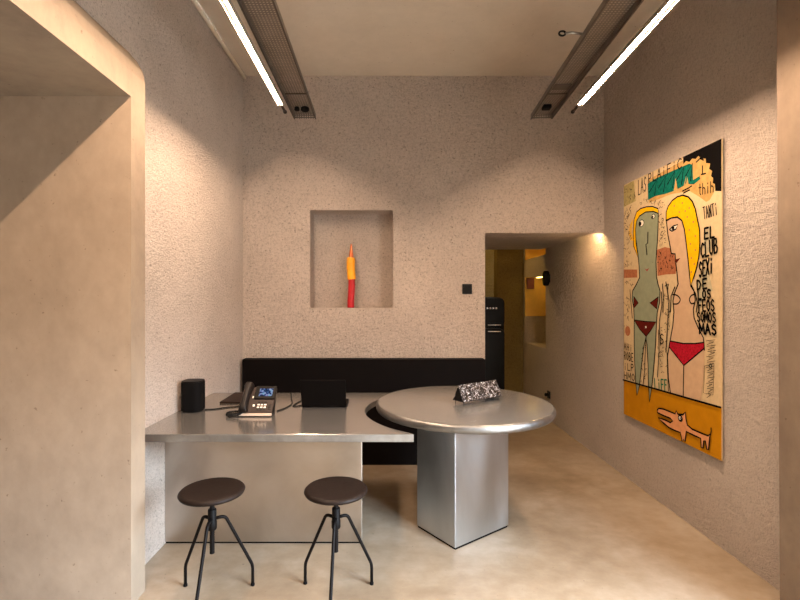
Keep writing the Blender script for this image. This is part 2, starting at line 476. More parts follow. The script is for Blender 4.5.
# tent-shaped ornament
tz = zt
A = Vector((.450, 2.667, tz+.021)); Bv = Vector((.718, 2.849, tz+.021)); W = Vector((-.0513, .0755, 0))
U = (Bv-A).normalized(); ht = .094
oc = (A+Bv)/2+W/2
td = thing('tent_card', 'small tent-shaped speckled silver display on thin legs on the round table', 'ornament', (oc.x, oc.y, tz))
def slab(p, mat, name, t=.0025):
    bm = B(); n = (p[1]-p[0]).cross(p[2]-p[0]).normalized()*t
    a = [bm.verts.new(q) for q in p]; b = [bm.verts.new(q-n) for q in p]; k = len(p)
    bm.faces.new(a); bm.faces.new(b[::-1])
    for i in range(k): bm.faces.new((a[i], b[i], b[(i+1)%k], a[(i+1)%k]))
    return build(name, bm, mat, td)
ap = W/2+Vector((0, 0, ht))
slab([A, Bv, Bv+ap, A+ap], M['speckle'], 'roof_panel')
slab([Bv+W, A+W, A+ap, Bv+ap], M['speckle'], 'roof_panel')
e = U*.003
slab([A+e, A+ap+e, A+W+e], M['black_plastic'], 'end_panel'); slab([Bv-e, Bv+W-e, Bv+ap-e], M['black_plastic'], 'end_panel')
slab([A, A+W, Bv+W, Bv], M['black_plastic'], 'bottom_panel')
for q in (A+W*.12+U*.012, A+W*.88+U*.012, Bv+W*.12-U*.02, Bv+W*.88-U*.02):
    bm = B(); tube(bm, [(q.x, q.y, tz), (q.x, q.y, tz+.022)], .0018, 8); build('leg', bm, M['black_metal'], td)

# ------------------------------------------------------------------ stools
def make_stool(loc, front_deg, label):
    x, y, _ = loc
    s = thing('swivel_stool', label, 'stool', loc, 'stools in front of the desk')
    R = .147; z1 = .506
    bm = B()
    prof = [(0, z1-.004), (R*.5, z1-.003), (R-.018, z1), (R-.008, z1-.002), (R-.001, z1-.009), (R, z1-.013), (R-.004, z1-.021), (R-.014, z1-.025), (0, z1-.026)]
    lathe(bm, prof, x, y, 64); build('seat', bm, M['seat_wood'], s)
    bm = B(); lathe(bm, [(0, z1-.026), (.05, z1-.026), (.05, z1-.032), (.014, z1-.036), (0, z1-.036)], x, y, 24); build('seat_plate', bm, M['black_metal'], s)
    # threaded spindle
    bm = B(); prof = [(0, .208), (.011, .208)]
    zz = .212
    while zz < z1-.042:
        prof += [(.0115, zz), (.0098, zz+.004)]; zz += .008
    prof += [(.0105, z1-.041), (0, z1-.041)]
    lathe(bm, prof, x, y, 16); build('spindle', bm, M['black_metal'], s)
    bm = B(); lathe(bm, [(.0118, .318), (.019, .318), (.021, .322), (.021, .352), (.019, .356), (.019, .408), (.017, .412), (.0118, .412)], x, y, 24); build('collar', bm, M['black_metal'], s)
    for k in range(3):
        a = math.radians(front_deg+120*k); c, d = math.cos(a), math.sin(a)
        def P(r, z): return (x+r*c, y+r*d, z)
        bm = B()
        tube(bm, fillet([P(.015, .366), P(.058, .366), P(.186, .098), P(.186, .004)], .020, 5), .0075, 12)
        lg = build('leg', bm, M['black_metal'], s)
        bm = B(); p = P(.186, 0); lathe(bm, [(0, 0), (.0095, 0), (.0095, .008), (.0078, .012), (0, .012)], p[0], p[1], 16)
        build('foot_cap', bm, M['rubber'], lg)
    return s
make_stool((-.802, 2.122, 0), -89, 'dark round stool on three bent legs at the left, near the wall')
make_stool((-.232, 2.135, 0), -91, 'dark round stool on three bent legs at the right, near the round table')

# ------------------------------------------------------------------ things on the desk
# speaker
spk = thing('smart_speaker', 'black rounded smart speaker standing on the desk by the left wall', 'speaker', (-1.158, 2.76, dt))
bm = B(); prism(bm, rounded_rect(-1.219, -1.096, 2.702, 2.822, .042, 8), 'z', dt+.006, dt+.176); build('body', bm, M['speaker_cloth'], spk, .003, 2)
bm = B(); prism(bm, rounded_rect(-1.217, -1.098, 2.704, 2.820, .041, 8), 'z', dt+.176, dt+.183); build('top_plate', bm, M['black_plastic'], spk, .002, 2)
bm = B(); prism(bm, rounded_rect(-1.212, -1.103, 2.708, 2.816, .04, 8), 'z', dt, dt+.0065); build('base', bm, M['rubber'], spk)
# folder
bm = B(); bx(bm, -1.066, -.84, 2.945, 3.245, dt, dt+.012)
tag(build('folder', bm, M['folder'], None, .003, 2, origin=(-.95, 3.09, dt)), 'flat dark brown folder lying on the desk behind the telephone', 'folder')

# telephone: a face tilted at 45 degrees on a wedge stand
px, py = -.7475, 2.612
ph = thing('desk_phone', 'dark office telephone with a lit screen on the steel desk', 'phone', (px, py+.07, dt))
c45 = math.cos(math.radians(42)); s45 = math.sin(math.radians(42))
def face(u, w, h=0.0):
    """u across, w up the tilted face, h out of the face"""
    return Vector((px+u, py+.004+w*c45-h*s45, dt+.024+w*s45+h*c45))
def fbox(name, u0, u1, w0, w1, h0, h1, mat, parent, bevel=0):
    bm = B()
    vs = [bm.verts.new(face(u, w, h)) for h in (h0, h1) for (u, w) in ((u0,w0),(u1,w0),(u1,w1),(u0,w1))]
    for f in ((3,2,1,0),(4,5,6,7),(0,1,5,4),(1,2,6,5),(2,3,7,6),(3,0,4,7)): bm.faces.new([vs[i] for i in f])
    return build(name, bm, mat, parent, bevel)
L = .178
fb0 = face(0, 0, -.014); fb1 = face(0, L, -.014)
bm = B()
prism(bm, [(py+.006, dt), (py+.11, dt), (fb1.y-.004, fb1.z-.03), (fb1.y-.003, fb1.z), (fb0.y, fb0.z)], 'x', px-.09, px+.09)
build('stand', bm, M['black_plastic'], ph, .002)
fbox('body', -.095, .098, 0, L, -.014, 0, M['phone_body'], ph, .004)
bm = B(); bx(bm, px-.090, px+.096, py-.004, py+.012, dt+.006, dt+.020); build('front_strip', bm, M['phone_strip'], ph, .002)
scr = fbox('screen_bezel', -.024, .098, .090, L+.004, 0, .008, M['black_plastic'], ph, .003)
fbox('display', .002, .080, .108, .162, .008, .0086, M['display'], scr)
for r_ in range(4):
    for c_ in range(3):
        u = .006+c_*.019; w = .014+r_*.017
        fbox('key', u, u+.013, w, w+.0085, 0, .003, M['key'] if r_ in (1, 2) else M['phone_dark'], ph, .001)
fbox('side_key', -.020, -.009, .040, .054, 0, .003, M['key'], ph, .001)
fbox('side_key', -.034, -.026, .098, .112, 0, .003, M['key'], ph, .001)
for w in (.020, .034, .048):
    fbox('function_key', .070, .084, w, w+.008, 0, .003, M['phone_dark'], ph, .001)
# handset: earpiece, arched grip, mouthpiece in one continuous shell
bm = B()
sect = []
for t, wd, hi, lo in ((0, .019, .020, .001), (.03, .024, .036, .0005), (.12, .025, .043, .0005), (.22, .021, .044, .008), (.5, .018, .047, .020), (.78, .021, .046, .008), (.88, .026, .046, .0005), (.97, .025, .040, .0005), (1, .020, .024, .002)):
    w = -.006+t*.200; u = -.064
    sect.append([bm.verts.new(face(u+dx*wd, w, lo+(hi-lo)*q)) for dx, q in ((-1,0),(1,0),(1,.6),(.6,1),(-.6,1),(-1,.6))])
for a, b in zip(sect, sect[1:]):
    for i in range(6): bm.faces.new((a[i], a[(i+1)%6], b[(i+1)%6], b[i]))
bm.faces.new(sect[0][::-1]); bm.faces.new(sect[-1])
build('handset', bm, M['phone_dark'], ph, .003, 2, smooth=True)
# coiled cord
bm = B(); pts = []
base = smooth_path([(px-.066, py+.0, dt+.040), (px-.082, py-.012, dt+.022), (px-.115, py-.02, dt+.0135), (px-.150, py+.0, dt+.0135), (px-.155, py+.035, dt+.0135), (px-.120, py+.055, dt+.0135), (px-.094, py+.06, dt+.016)], 22)
for i, p in enumerate(base):
    a = i*1.15; pts.append((p.x+.008*math.cos(a), p.y+.004*math.sin(a)+.003*math.cos(a), p.z+.008*math.sin(a)))
tube(bm, pts, .0032, 6); build('coiled_cord', bm, M['black_plastic'], ph)

# laptop seen from the back
lp = thing('laptop', 'open dark laptop seen from the back in the middle of the desk', 'laptop', (-.38, 2.93, dt))
bm = B(); prism(bm, rounded_rect(-.519, -.244, 2.838, 3.03, .008, 3), 'z', dt+.002, dt+.014); bs = build('base', bm, M['laptop'], lp, .001, 1)
box_obj('keyboard', -.50, -.262, 2.865, 2.96, dt+.0138, dt+.0152, M['black_plastic'], bs)
bm = B()
y0, z0, y1, z1 = 2.832, dt+.012, 2.772, dt+.180
prism(bm, [(y0, z0), (y1, z1), (y1+.007, z1+.002), (y0+.008, z0+.002)], 'x', -.519, -.244)
ld = build('lid', bm, M['laptop'], lp, .0015, 2)
bm = B()
def lidp(t, o): return (y0+.008+(y1+.007-y0-.008)*t+o*.94, z0+.002+(z1-z0)*t+o*.33)
prism(bm, [lidp(.06, .0002), lidp(.95, .0002), lidp(.95, .0008), lidp(.06, .0008)], 'x', -.510, -.253)
build('screen', bm, M['black_plastic'], ld)
bm = B(); tube(bm, [(-.47, 2.839, dt+.012), (-.29, 2.839, dt+.012)], .005, 10); build('hinge', bm, M['black_plastic'], lp)
for (x, y) in ((-.50, 2.855), (-.262, 2.855), (-.50, 3.01), (-.262, 3.01)):
    bm = B(); lathe(bm, [(0, dt), (.006, dt), (.006, dt+.0025), (0, dt+.0025)], x, y, 12); build('rubber_foot', bm, M['rubber'], lp)

# cables lying on the desk
def cable(name, pts, label, r=.0035):
    bm = B(); tube(bm, smooth_path(pts, 8), r, 8)
    tag(build(name, bm, M['black_plastic'], None, origin=pts[0]), label, 'cable')
zc = dt+.0037
cable('power_cable', [(-1.094, 2.77, zc), (-1.04, 2.785, zc), (-.98, 2.83, zc), (-.93, 2.85, zc), (-.90, 2.90, zc)], 'thin black cable on the desk running from the speaker to the folder')
cable('telephone_cable', [(-.648, 2.74, zc), (-.62, 2.80, zc), (-.60, 2.90, zc), (-.61, 2.99, zc), (-.64, 3.10, zc), (-.66, 3.20, zc), (-.68, 3.27, zc)], 'black cable curling on the desk just right of the telephone')
cable('laptop_cable', [(-.522, 2.90, zc), (-.55, 2.862, zc), (-.580, 2.87, zc), (-.570, 2.95, zc), (-.55, 3.04, zc), (-.54, 3.18, zc), (-.53, 3.27, zc)], 'black cable leaving the left side of the laptop')

# ------------------------------------------------------------------ ceiling trays and linear lamps
def tray(xn, yn, xf, yf, w, z, label, group):
    """inverted perforated channel from (xn,yn) near to (xf,yf) far; x is the channel's centre"""
    t = thing('cable_tray', label, 'cable tray', ((xn+xf)/2, (yn+yf)/2, z), group)
    d = Vector((xf-xn, yf-yn, 0)).normalized(); s = Vector((d.y, -d.x, 0))
    def slab(name, u0, u1, v0, v1, z0, z1, mat, parent=t, bevel=0):
        bm = B()
        vs = bx(bm, u0, u1, v0, v1, z0, z1)
        for q in vs:
            p = Vector((xn, yn, 0))+s*q.co.x+d*q.co.y; q.co = Vector((p.x, p.y, q.co.z))
        return build(name, bm, mat, parent, bevel)
    Ln = math.hypot(xf-xn, yf-yn); h = w/2
    slab('tray_plate', -h, h, 0, Ln, z+.032, z+.035, M['tray'])
    slab('tray_flange', -h-.0015, -h+.0015, 0, Ln, z, z+.035, M['tray'])
    slab('tray_flange', h-.0015, h+.0015, 0, Ln, z, z+.035, M['tray'])
    slab('end_plate', -h, h, Ln-.003, Ln, z+.001, z+.035, M['tray'])
    slab('edge_strip', -h-.004, -h+.004, 0, Ln+.003, z-.004, z, M['tray_rim'])
    slab('edge_strip', h-.004, h+.004, 0, Ln+.003, z-.004, z, M['tray_rim'])
    slab('joint_strip', -h+.004, h-.004, Ln-.36, Ln-.352, z+.026, z+.032, M['tray_rim'])
    for yy in (.35, 1.15):
        bm = B(); p = Vector((xn, yn, 0))+d*yy
        tube(bm, [(p.x, p.y, z+.034), (p.x, p.y, CZ)], .004, 8); build('hanger_rod', bm, M['rod'], t)
    return t, d, s, Ln, slab
ZT = CAM_H+1.362
g = 'perforated cable trays under the ceiling'
t1, d, s, Ln, slab = tray(-.575, .3, -.611, 3.475, .160, ZT, 'perforated grey metal cable tray on the left below the ceiling', g)
bm = B()
p = Vector((-.575, .3, 0))+d*(Ln-.13)+s*.02
lathe(bm, [(0, ZT+.004), (.022, ZT+.004), (.030, ZT+.010), (.030, ZT+.026), (.022, ZT+.032), (0, ZT+.032)], p.x, p.y, 20); build('cable_gland', bm, M['rubber'], t1)
bm = B(); p = p - s*.058
lathe(bm, [(0, ZT+.008), (.016, ZT+.008), (.019, ZT+.014), (.016, ZT+.032), (0, ZT+.032)], p.x, p.y, 16); build('cable_gland', bm, M['rubber'], t1)
t2, d, s, Ln, slab = tray(.984, .3, 1.174, 3.475, .156, ZT, 'perforated grey metal cable tray on the right below the ceiling', g)
slab('clip', -.035, .022, Ln-.19, Ln-.13, ZT+.006, ZT+.032, M['rubber'], t2, .006)
slab('vent_plate', -.05, .06, Ln-.50, Ln-.42, ZT+.026, ZT+.032, M['tray_rim'], t2, .003)
# clamp arm sticking out of the right tray with a ring at its end
bm = B(); p = Vector((.984, .3, 0))+d*2.12
tube(bm, [(p.x-.075, p.y, ZT+.03), (p.x-.13, p.y-.002, ZT+.035), (p.x-.17, p.y, ZT+.032)], .007, 10)
arm = build('clamp_arm', bm, M['rod'], t2)
bm = B(); pts = [(p.x-.185+.017*math.cos(2*PI*k/16), p.y, ZT+.033+.012*math.sin(2*PI*k/16)) for k in range(17)]
tube(bm, pts, .005, 8); build('ring', bm, M['rubber'], arm)

def linear_lamp(x, y0, y1, z, label):
    """open-bottomed profile: a narrow warm strip set deep between two lips"""
    t = thing('linear_lamp', label, 'lamp', (x, (y0+y1)/2, z), 'linear lamps beside the cable trays')
    w = .018; dl = .0125; k = .001
    bm = B()
    bx(bm, x-w-k, x-w, y0, y1, z, z+dl); bx(bm, x+w, x+w+k, y0, y1, z, z+dl)
    bx(bm, x-w-k, x+w+k, y0, y1, z+dl+.0005, z+dl+.013)
    bx(bm, x-w, x+w, y1-k, y1, z+.004, z+dl)
    build('housing', bm, M['housing'], t)
    bm = B(); bx(bm, x-.007, x+.007, y0+.01, y1-.004, z+dl-.0005, z+dl+.0004)
    for f in bm.faces: f.material_index = 1
    bm.normal_update()
    for f in bm.faces:
        if f.normal.z < -.5 or f.calc_center_median().z < z+dl-4e-4: f.material_index = 0
    build('light_strip', bm, [M['led'], M['housing']], t)
    bm = B(); tube(bm, [(x, y1, z+.012), (x, y1+.13, z+.010)], .009, 10); build('end_connector', bm, M['dark_end'], t)
    bm = B(); tube(bm, [(x, y1+.12, z+.01), (x, y1+.135, z+.01)], .013, 10); build('end_cap', bm, M['dark_end'], t)
    for yy in (.45, 1.45):
        bm = B(); tube(bm, [(x, yy, z+dl+.013), (x, yy, CZ)], .0015, 6); build('hanger_wire', bm, M['rod'], t)
    return t
ZL = CAM_H+1.31
linear_lamp(-.712, .2, 3.115, ZL, 'long glowing linear lamp on the left side, beside the left cable tray')
rl = linear_lamp(1.252, .2, 3.115, ZL, 'long glowing linear lamp on the right side, beside the right cable tray')

rl.rotation_euler.z = -.041

# ------------------------------------------------------------------ passage: fridge, lamps, small fixtures
fr = thing('fridge', 'tall black rounded refrigerator standing in the passage behind the opening', 'refrigerator', (1.02, 5.3, 0))
bm = B(); prism(bm, rounded_rect(.745, 1.293, .04, 1.402, .07, 8), 'y', 5.03, 5.6); build('cabinet', bm, M['fridge'], fr, .006, 2)
for nm, za, zb in (('freezer_door', 1.075, 1.395), ('fridge_door', .06, 1.062)):
    bm = B(); prism(bm, rounded_rect(.750, 1.288, za, zb, .06, 8), 'y', 4.985, 5.028); dr = build(nm, bm, M['fridge'], fr, .012, 3)
    zh = 1.10 if nm == 'freezer_door' else 1.03
    bm = B(); tube(bm, fillet([(1.10, 4.987, zh), (1.10, 4.955, zh), (1.235, 4.955, zh), (1.235, 4.987, zh)], .012), .006, 8); build('handle', bm, M['chrome'], dr)
    if nm == 'freezer_door':
        for k in range(4):
            box_obj('badge', 1.09+k*.032, 1.108+k*.032, 4.982, 4.986, 1.27, 1.29, M['chrome'], dr, .002)
for x in (.80, 1.24):
    for y in (5.1, 5.53):
        bm = B(); lathe(bm, [(0, 0), (.02, 0), (.018, .042), (0, .042)], x, y, 12); build('foot', bm, M['rubber'], fr)

# socket with plug low on the right wall of the passage
so = thing('wall_socket', 'small dark socket with a plug low on the right wall beyond the table', 'socket', (XR, 5.24, .29))
box_obj('socket_plate', XR-.012, XR, 5.20, 5.28, .25, .33, M['white_plate'], so, .003)
bm = B(); tube(bm, [(XR-.012, 5.24, .29), (XR-.05, 5.24, .29)], .019, 14); build('plug', bm, M['rubber'], so, .003)
# black wall fixture beside the recess
wf = thing('wall_fixture', 'small black oval fixture on the passage wall beside the yellow recess', 'fixture', (XR, 5.25, 1.6))
bm = B(); pts = [(5.23+.05*math.cos(2*PI*k/24), 1.615+.085*math.sin(2*PI*k/24)) for k in range(24)]
prism(bm, pts, 'x', XR-.07, XR-.012); build('shell', bm, M['black_plastic'], wf, .012, 3)
box_obj('bracket', XR-.02, XR, 5.21, 5.25, 1.57, 1.66, M['black_plastic'], wf)
# dark red book in the recess
bk = tag(box_obj('book', XR+.02, XR+.115, 6.12, 6.157, rz1-.155, rz1-.012, M['maroon'], None, .003, origin=(XR+.07, 6.14, rz1-.155)),
    'dark red boxed item high in the yellow-lit wall recess', 'box')
# lamps of the passage
def strip(name, x0, x1, y0, y1, z0, z1, mat, label):
    t = thing(name, label, 'lamp', ((x0+x1)/2, (y0+y1)/2, z1))
    box_obj('strip_housing', x0-.004, x1+.004, y0-.004, y1+.004, z1-.004, z1, M['housing'], t)
    box_obj('strip_diffuser', x0, x1, y0, y1, z0, z1-.004, mat, t)
    return t
strip('header_lamp', 1.58, XR-.012, YB+.046, YB+.058, oz+.010, oz+.030, M['led_small'], 'small warm strip lamp hidden behind the right end of the opening edge')
strip('recess_lamp', XR+.12, XR+.16, 5.50, 6.06, rz1-.014, rz1, M['led_yellow'], 'yellow strip lamp in the top of the wall recess in the passage')
strip('lintel_lamp', XR+.14, XR+.18, 5.45, 6.1, rtz+.001, rtz+.021, M['led_yellow'], 'yellow strip lamp lying on the lintel above the wall recess in the passage')

# ------------------------------------------------------------------ painting on the right wall
PX = XR-.016                                   # face of the canvas
def pm(name, col, var=.07, sc=40):
    return plain(name, tuple(c*.90 for c in col), .8, 0, var, sc, .05)
PM = dict(cream=pm('paint_cream', (222, 194, 150)), ochre=pm('paint_ochre', (198, 132, 14), .08, 14), black=pm('paint_black', (9, 6, 5)),
          teal=pm('paint_teal', (12, 98, 84), .35, 60), tan=pm('paint_tan', (196, 156, 92), .18, 25), green=pm('paint_grey_green', (152, 156, 128), .08, 25),
          hair=pm('paint_yellow', (250, 190, 12), .08, 40), skin=pm('paint_skin', (212, 176, 140), .06, 25), red=pm('paint_red', (178, 26, 44), .4, 120),
          brown=pm('paint_brown', (96, 26, 18), .2, 80), rust=pm('paint_rust', (180, 112, 76), .2, 60), white=pm('paint_white', (250, 240, 222)),
          dog=pm('paint_pink', (226, 156, 104), .1, 30), olive=pm('paint_olive', (176, 158, 104), .25, 40), grey=pm('paint_grey', (196, 184, 150), .1, 30),
          leaf=pm('paint_green', (22, 122, 88), .1, 50))
PK = list(PM); pbm = B()
def Q(p):
    """a place on the canvas (depth along the wall, height) for a spot seen from the doorway"""
    Y = 1.845*FPX/(p[0]-386); return (Y, CAM_H+(299-p[1])/FPX*Y)
PX0 = [0]
lay = [0]
def X_(): return PX-.0006-lay[0]*.00012
def poly(pts, mat, step=True):
    if step: lay[0] += 1
    q = [Q(p) for p in pts]; vs = [pbm.verts.new((X_(), a, b)) for a, b in q]
    for t in geometry.tessellate_polygon([[Vector((a, b, 0)) for a, b in q]]):
        try: f = pbm.faces.new([vs[i] for i in t]); f.material_index = PK.index(mat)
        except ValueError: pass
def line(pts, w=.007, mat='black', uv=False, curve=False):
    if not uv and .005 <= w <= .009: w *= 1.5
    lay[0] += .03
    q = [Vector((*( p if uv else Q(p)), 0)) for p in pts]
    if curve and len(q) > 2: q = smooth_path(q, 5)
    L_, R_ = [], []
    for i, p in enumerate(q):
        d = (q[min(i+1, len(q)-1)]-q[max(i-1, 0)])
        if d.length < 1e-7: d = Vector((1, 0, 0))
        d.normalize(); n = Vector((-d.y, d.x, 0))*(w/2)
        L_.append(pbm.verts.new((X_(), p.x+n.x, p.y+n.y))); R_.append(pbm.verts.new((X_(), p.x-n.x, p.y-n.y)))
    mi = PK.index(mat)
    for i in range(len(q)-1):
        f = pbm.faces.new((L_[i], L_[i+1], R_[i+1], R_[i])); f.material_index = mi
    for p in (q[0], q[-1]):
        c = [pbm.verts.new((X_(), p.x+w/2*math.cos(PI*k/4), p.y+w/2*math.sin(PI*k/4))) for k in range(8)]
        f = pbm.faces.new(c); f.material_index = mi
def dot(p, r, mat, sq=1.0):
    lay[0] += .15
    a, b = Q(p); f = pbm.faces.new([pbm.verts.new((X_(), a+r*math.cos(2*PI*k/16), b+r*sq*math.sin(2*PI*k/16))) for k in range(16)])
    f.material_index = PK.index(mat)
GL = {  # hand-drawn capitals as strokes in a unit box
 'A': [[(0,0),(.5,1),(1,0)],[(.2,.4),(.8,.4)]], 'B': [[(.1,0),(.1,1),(.7,.95),(.8,.75),(.6,.55),(.1,.5)],[(.6,.55),(.95,.3),(.75,.03),(.1,0)]],
 'C': [[(.95,.85),(.55,1),(.1,.7),(.1,.3),(.5,0),(.95,.15)]], 'D': [[(.1,0),(.1,1),(.6,.9),(.95,.5),(.6,.08),(.1,0)]],
 'E': [[(.95,1),(.1,1),(.1,0),(.95,0)],[(.1,.52),(.8,.52)]], 'F': [[(.95,1),(.1,1),(.1,0)],[(.1,.52),(.75,.52)]],
 'H': [[(.1,0),(.1,1)],[(.9,0),(.9,1)],[(.1,.5),(.9,.5)]], 'I': [[(.5,0),(.5,1)]], 'i': [[(.5,0),(.5,.62)],[(.5,.85),(.5,.95)]],
 'L': [[(.1,1),(.1,0),(.95,0)]], 'M': [[(-.05,0),(.05,1),(.5,.3),(.95,1),(1.05,0)]], 'N': [[(.1,0),(.1,1),(.9,0),(.9,1)]],
 'O': [[(.5,1),(.1,.7),(.1,.3),(.5,0),(.9,.3),(.9,.7),(.5,1)]], 'P': [[(.1,0),(.1,1),(.75,.95),(.9,.7),(.7,.48),(.1,.45)]],
 'R': [[(.1,0),(.1,1),(.75,.95),(.85,.7),(.6,.5),(.1,.48)],[(.5,.48),(.95,0)]], 'S': [[(.9,.85),(.5,1),(.12,.8),(.25,.58),(.75,.45),(.9,.2),(.5,0),(.1,.15)]],
 'T': [[(0,1),(1,1)],[(.5,1),(.5,0)]], 'U': [[(.1,1),(.1,.2),(.5,0),(.9,.2),(.9,1)]], 'X': [[(0,0),(1,1)],[(0,1),(1,0)]],
 'Z': [[(0,1),(1,1),(0,0),(1,0)]], 'f': [[(.9,1),(.4,.9),(.35,0)],[(0,.6),(.8,.6)]], 'h': [[(.1,1),(.1,0)],[(.1,.5),(.5,.62),(.9,.45),(.9,0)]], 't': [[(.5,1),(.5,.1),(.8,0)],[(.1,.68),(.9,.68)]],
 '&': [[(.9,0),(.3,.75),(.5,1),(.7,.8),(.2,.3),(.4,0),(.9,.35)]],
}
def write(txt, tl, tr, bl, w=.012, mat='black', gap=.34):
    """letters in the parallelogram top-left, top-right, bottom-left (as seen)"""
    w *= .8
    a, b, c = (Vector((*Q(p), 0)) for p in (tl, tr, bl)); n = len(txt); cell = 1/(n+(n-1)*gap)
    lay[0] += .5
    for i, ch in enumerate(txt):
        for st in GL.get(ch, []):
            pp = [tuple((a+(b-a)*((i*(1+gap)+x)*cell)+(c-a)*(1-y)).to_2d()) for x, y in st]
            for p, q in zip(pp, pp[1:]): line([p, q], w, mat, uv=True)
# canvas ground and yellow ground strip
CV = [(624, 185), (722, 138.6), (722, 461), (624, 414)]
cy0, cz0 = Q(CV[1]); cy1, _ = Q(CV[0]); cz1 = Q(CV[2])[1]
zt_ = (Q(CV[0])[1]+cz0)/2; zb_ = (Q(CV[3])[1]+cz1)/2
bx(pbm, PX-.0005, PX+.005, cy0, cy1, zb_, zt_, PK.index('cream'))
# keep the ground strip inside the canvas
def clampq(p):
    a, b = p; return (min(max(a, cy0+.001), cy1-.001), min(max(b, zb_+.001), zt_-.001))
Q_raw = Q
def Q(p): return clampq(Q_raw(p))
poly([(623.5, 379.5), (640, 384), (660, 389.7), (690, 398.3), (723, 407.6), (723, 462), (623.5, 415)], 'ochre')
# background patches
poly([(623, 187), (634, 180), (636, 201), (624, 207)], 'olive')
poly([(648, 180), (666, 170), (684, 160), (700, 153), (711, 160), (716, 184), (714, 193), (710, 200), (706.5, 202), (700, 197), (690, 191), (672, 194), (649, 203)], 'tan')
poly([(624, 269.5), (637.5, 269.5), (637.5, 277.5), (624, 278)], 'rust')
poly([(657, 250), (665, 247), (674, 249), (677, 268), (676, 274), (666, 274.5), (658, 276)], 'rust')
poly([(704, 232), (711, 224), (712, 250), (704, 256)], 'grey'); poly([(697, 280), (708, 268), (713, 290), (700, 305)], 'grey')
dot((628, 331), .038, 'rust')
# black corner with a scalloped edge, the teal brush marks over the tan
poly([(683.5, 156.5), (722.5, 138), (722.5, 191), (715.7, 191), (715.3, 184), (713.2, 183), (713.6, 178), (711.3, 176), (712.6, 171), (709.5, 169), (710.6, 163.5), (706.5, 163), (706, 158.5), (701.5, 159), (699, 155.8), (696, 159), (692.5, 158.5), (690, 162), (686.5, 161), (683.8, 164)], 'black')
poly([(648, 184), (657, 178), (666, 174), (675, 170), (684, 166), (690, 163.5), (693, 165), (693.5, 180), (700, 176), (700.8, 179), (694, 184.5), (689, 184), (687, 174), (684, 186), (678, 189), (676, 178), (674, 191), (665, 194), (656, 196), (648.5, 200)], 'teal')
for x in range(650, 692, 4):
    y = 184-(x-648)*.42; line([(x, y-2), (x+1.2, y+8), (x+.2, y+15)], .010, 'teal')
for k in range(5): line([(650+9*k, 192-4.0*k), (657+9*k, 180-4.2*k), (655+9*k, 195-3.6*k)], .006, 'black')
line([(683, 191), (689, 188), (692, 186)], .006); line([(684, 193), (690, 190)], .006)
# brush script along the top
write('LAS', (638.5, 180.5), (646.5, 176.3), (638.5, 195), .010)
write('PLAiFiC', (648.5, 174.2), (682, 157.5), (648.5, 183.5), .010)
write('thih', (699, 184.5), (714, 181), (699, 195), .008)
line([(697, 162), (700.5, 158.5), (704, 160)], .006); line([(703, 166), (703, 174)], .006); line([(702, 174.5), (706, 173.5)], .006)
# grey-green figure
G = [(635.5, 228), (636, 218), (640, 213), (648, 210.5), (655, 209.5), (658.8, 211), (658.6, 225), (658, 240), (657, 252), (656.5, 262), (657, 277), (658.5, 284), (660.5, 291), (660, 303), (657.8, 312), (657, 322), (656, 345), (654, 370), (652.5, 385), (650, 402), (648.8, 385), (648.5, 365), (647.5, 345), (646.5, 337), (644, 348), (641.5, 370), (640, 385), (637.5, 395.5), (636.2, 383), (635, 360), (634.6, 340), (634.6, 320), (634.2, 308), (632.5, 299), (633, 291), (637, 284), (640, 277.5), (639.5, 266), (638.5, 255), (636.5, 240)]
poly(G, 'green'); line(G+[G[0]], .007)
Hh = [(634, 246), (633.6, 232), (634.3, 220), (637, 212), (641, 208.6), (647, 206.8), (653, 206.6), (658.5, 208.6), (659, 213.5), (654, 211.5), (646, 212), (640, 216), (637, 221), (636, 230), (636.6, 244), (638.2, 257)]
poly(Hh, 'hair'); line(Hh+[Hh[0]], .006)
for k in range(3): line([(631+k, 224-2*k), (629.5+k, 233), (631.5+k, 240)], .006, 'hair')
for ey, r, cx_ in (((641.8, 223.3), .030, 640.6), ((653.6, 216.5), .018, 653)):
    dot(ey, r+.006, 'black', .75); dot(ey, r, 'white', .72); dot((cx_, ey[1]+.5), r*.55, 'black')
line([(648.4, 232.5), (648.2, 243), (646.4, 244.5), (647.4, 254.5)], .008)
poly([(645, 268.5), (647.4, 269.6), (650, 267.6), (647.6, 271.2)], 'red')
poly([(634.3, 296.5), (638.9, 303), (634.2, 308.5)], 'brown'); poly([(658.8, 297), (650.3, 303), (657.4, 309)], 'brown')
for t in ([(634.3, 296.5), (638.9, 303), (634.2, 308.5)], [(658.8, 297), (650.3, 303), (657.4, 309)]): line(t+[t[0]], .005)
T = [(634.7, 320), (646, 321.5), (656.8, 322), (651, 331), (646.7, 336.5), (640, 329)]
poly(T, 'brown'); line(T+[T[0]], .005); dot((646.4, 327), .008, 'white')
line([(646.7, 337), (645.8, 352), (645, 372), (643.5, 386)], .006)
line([(630.5, 290), (631.5, 303), (632.8, 318)], .006); line([(662, 292), (662.5, 305), (659.8, 322), (661, 345)], .006)
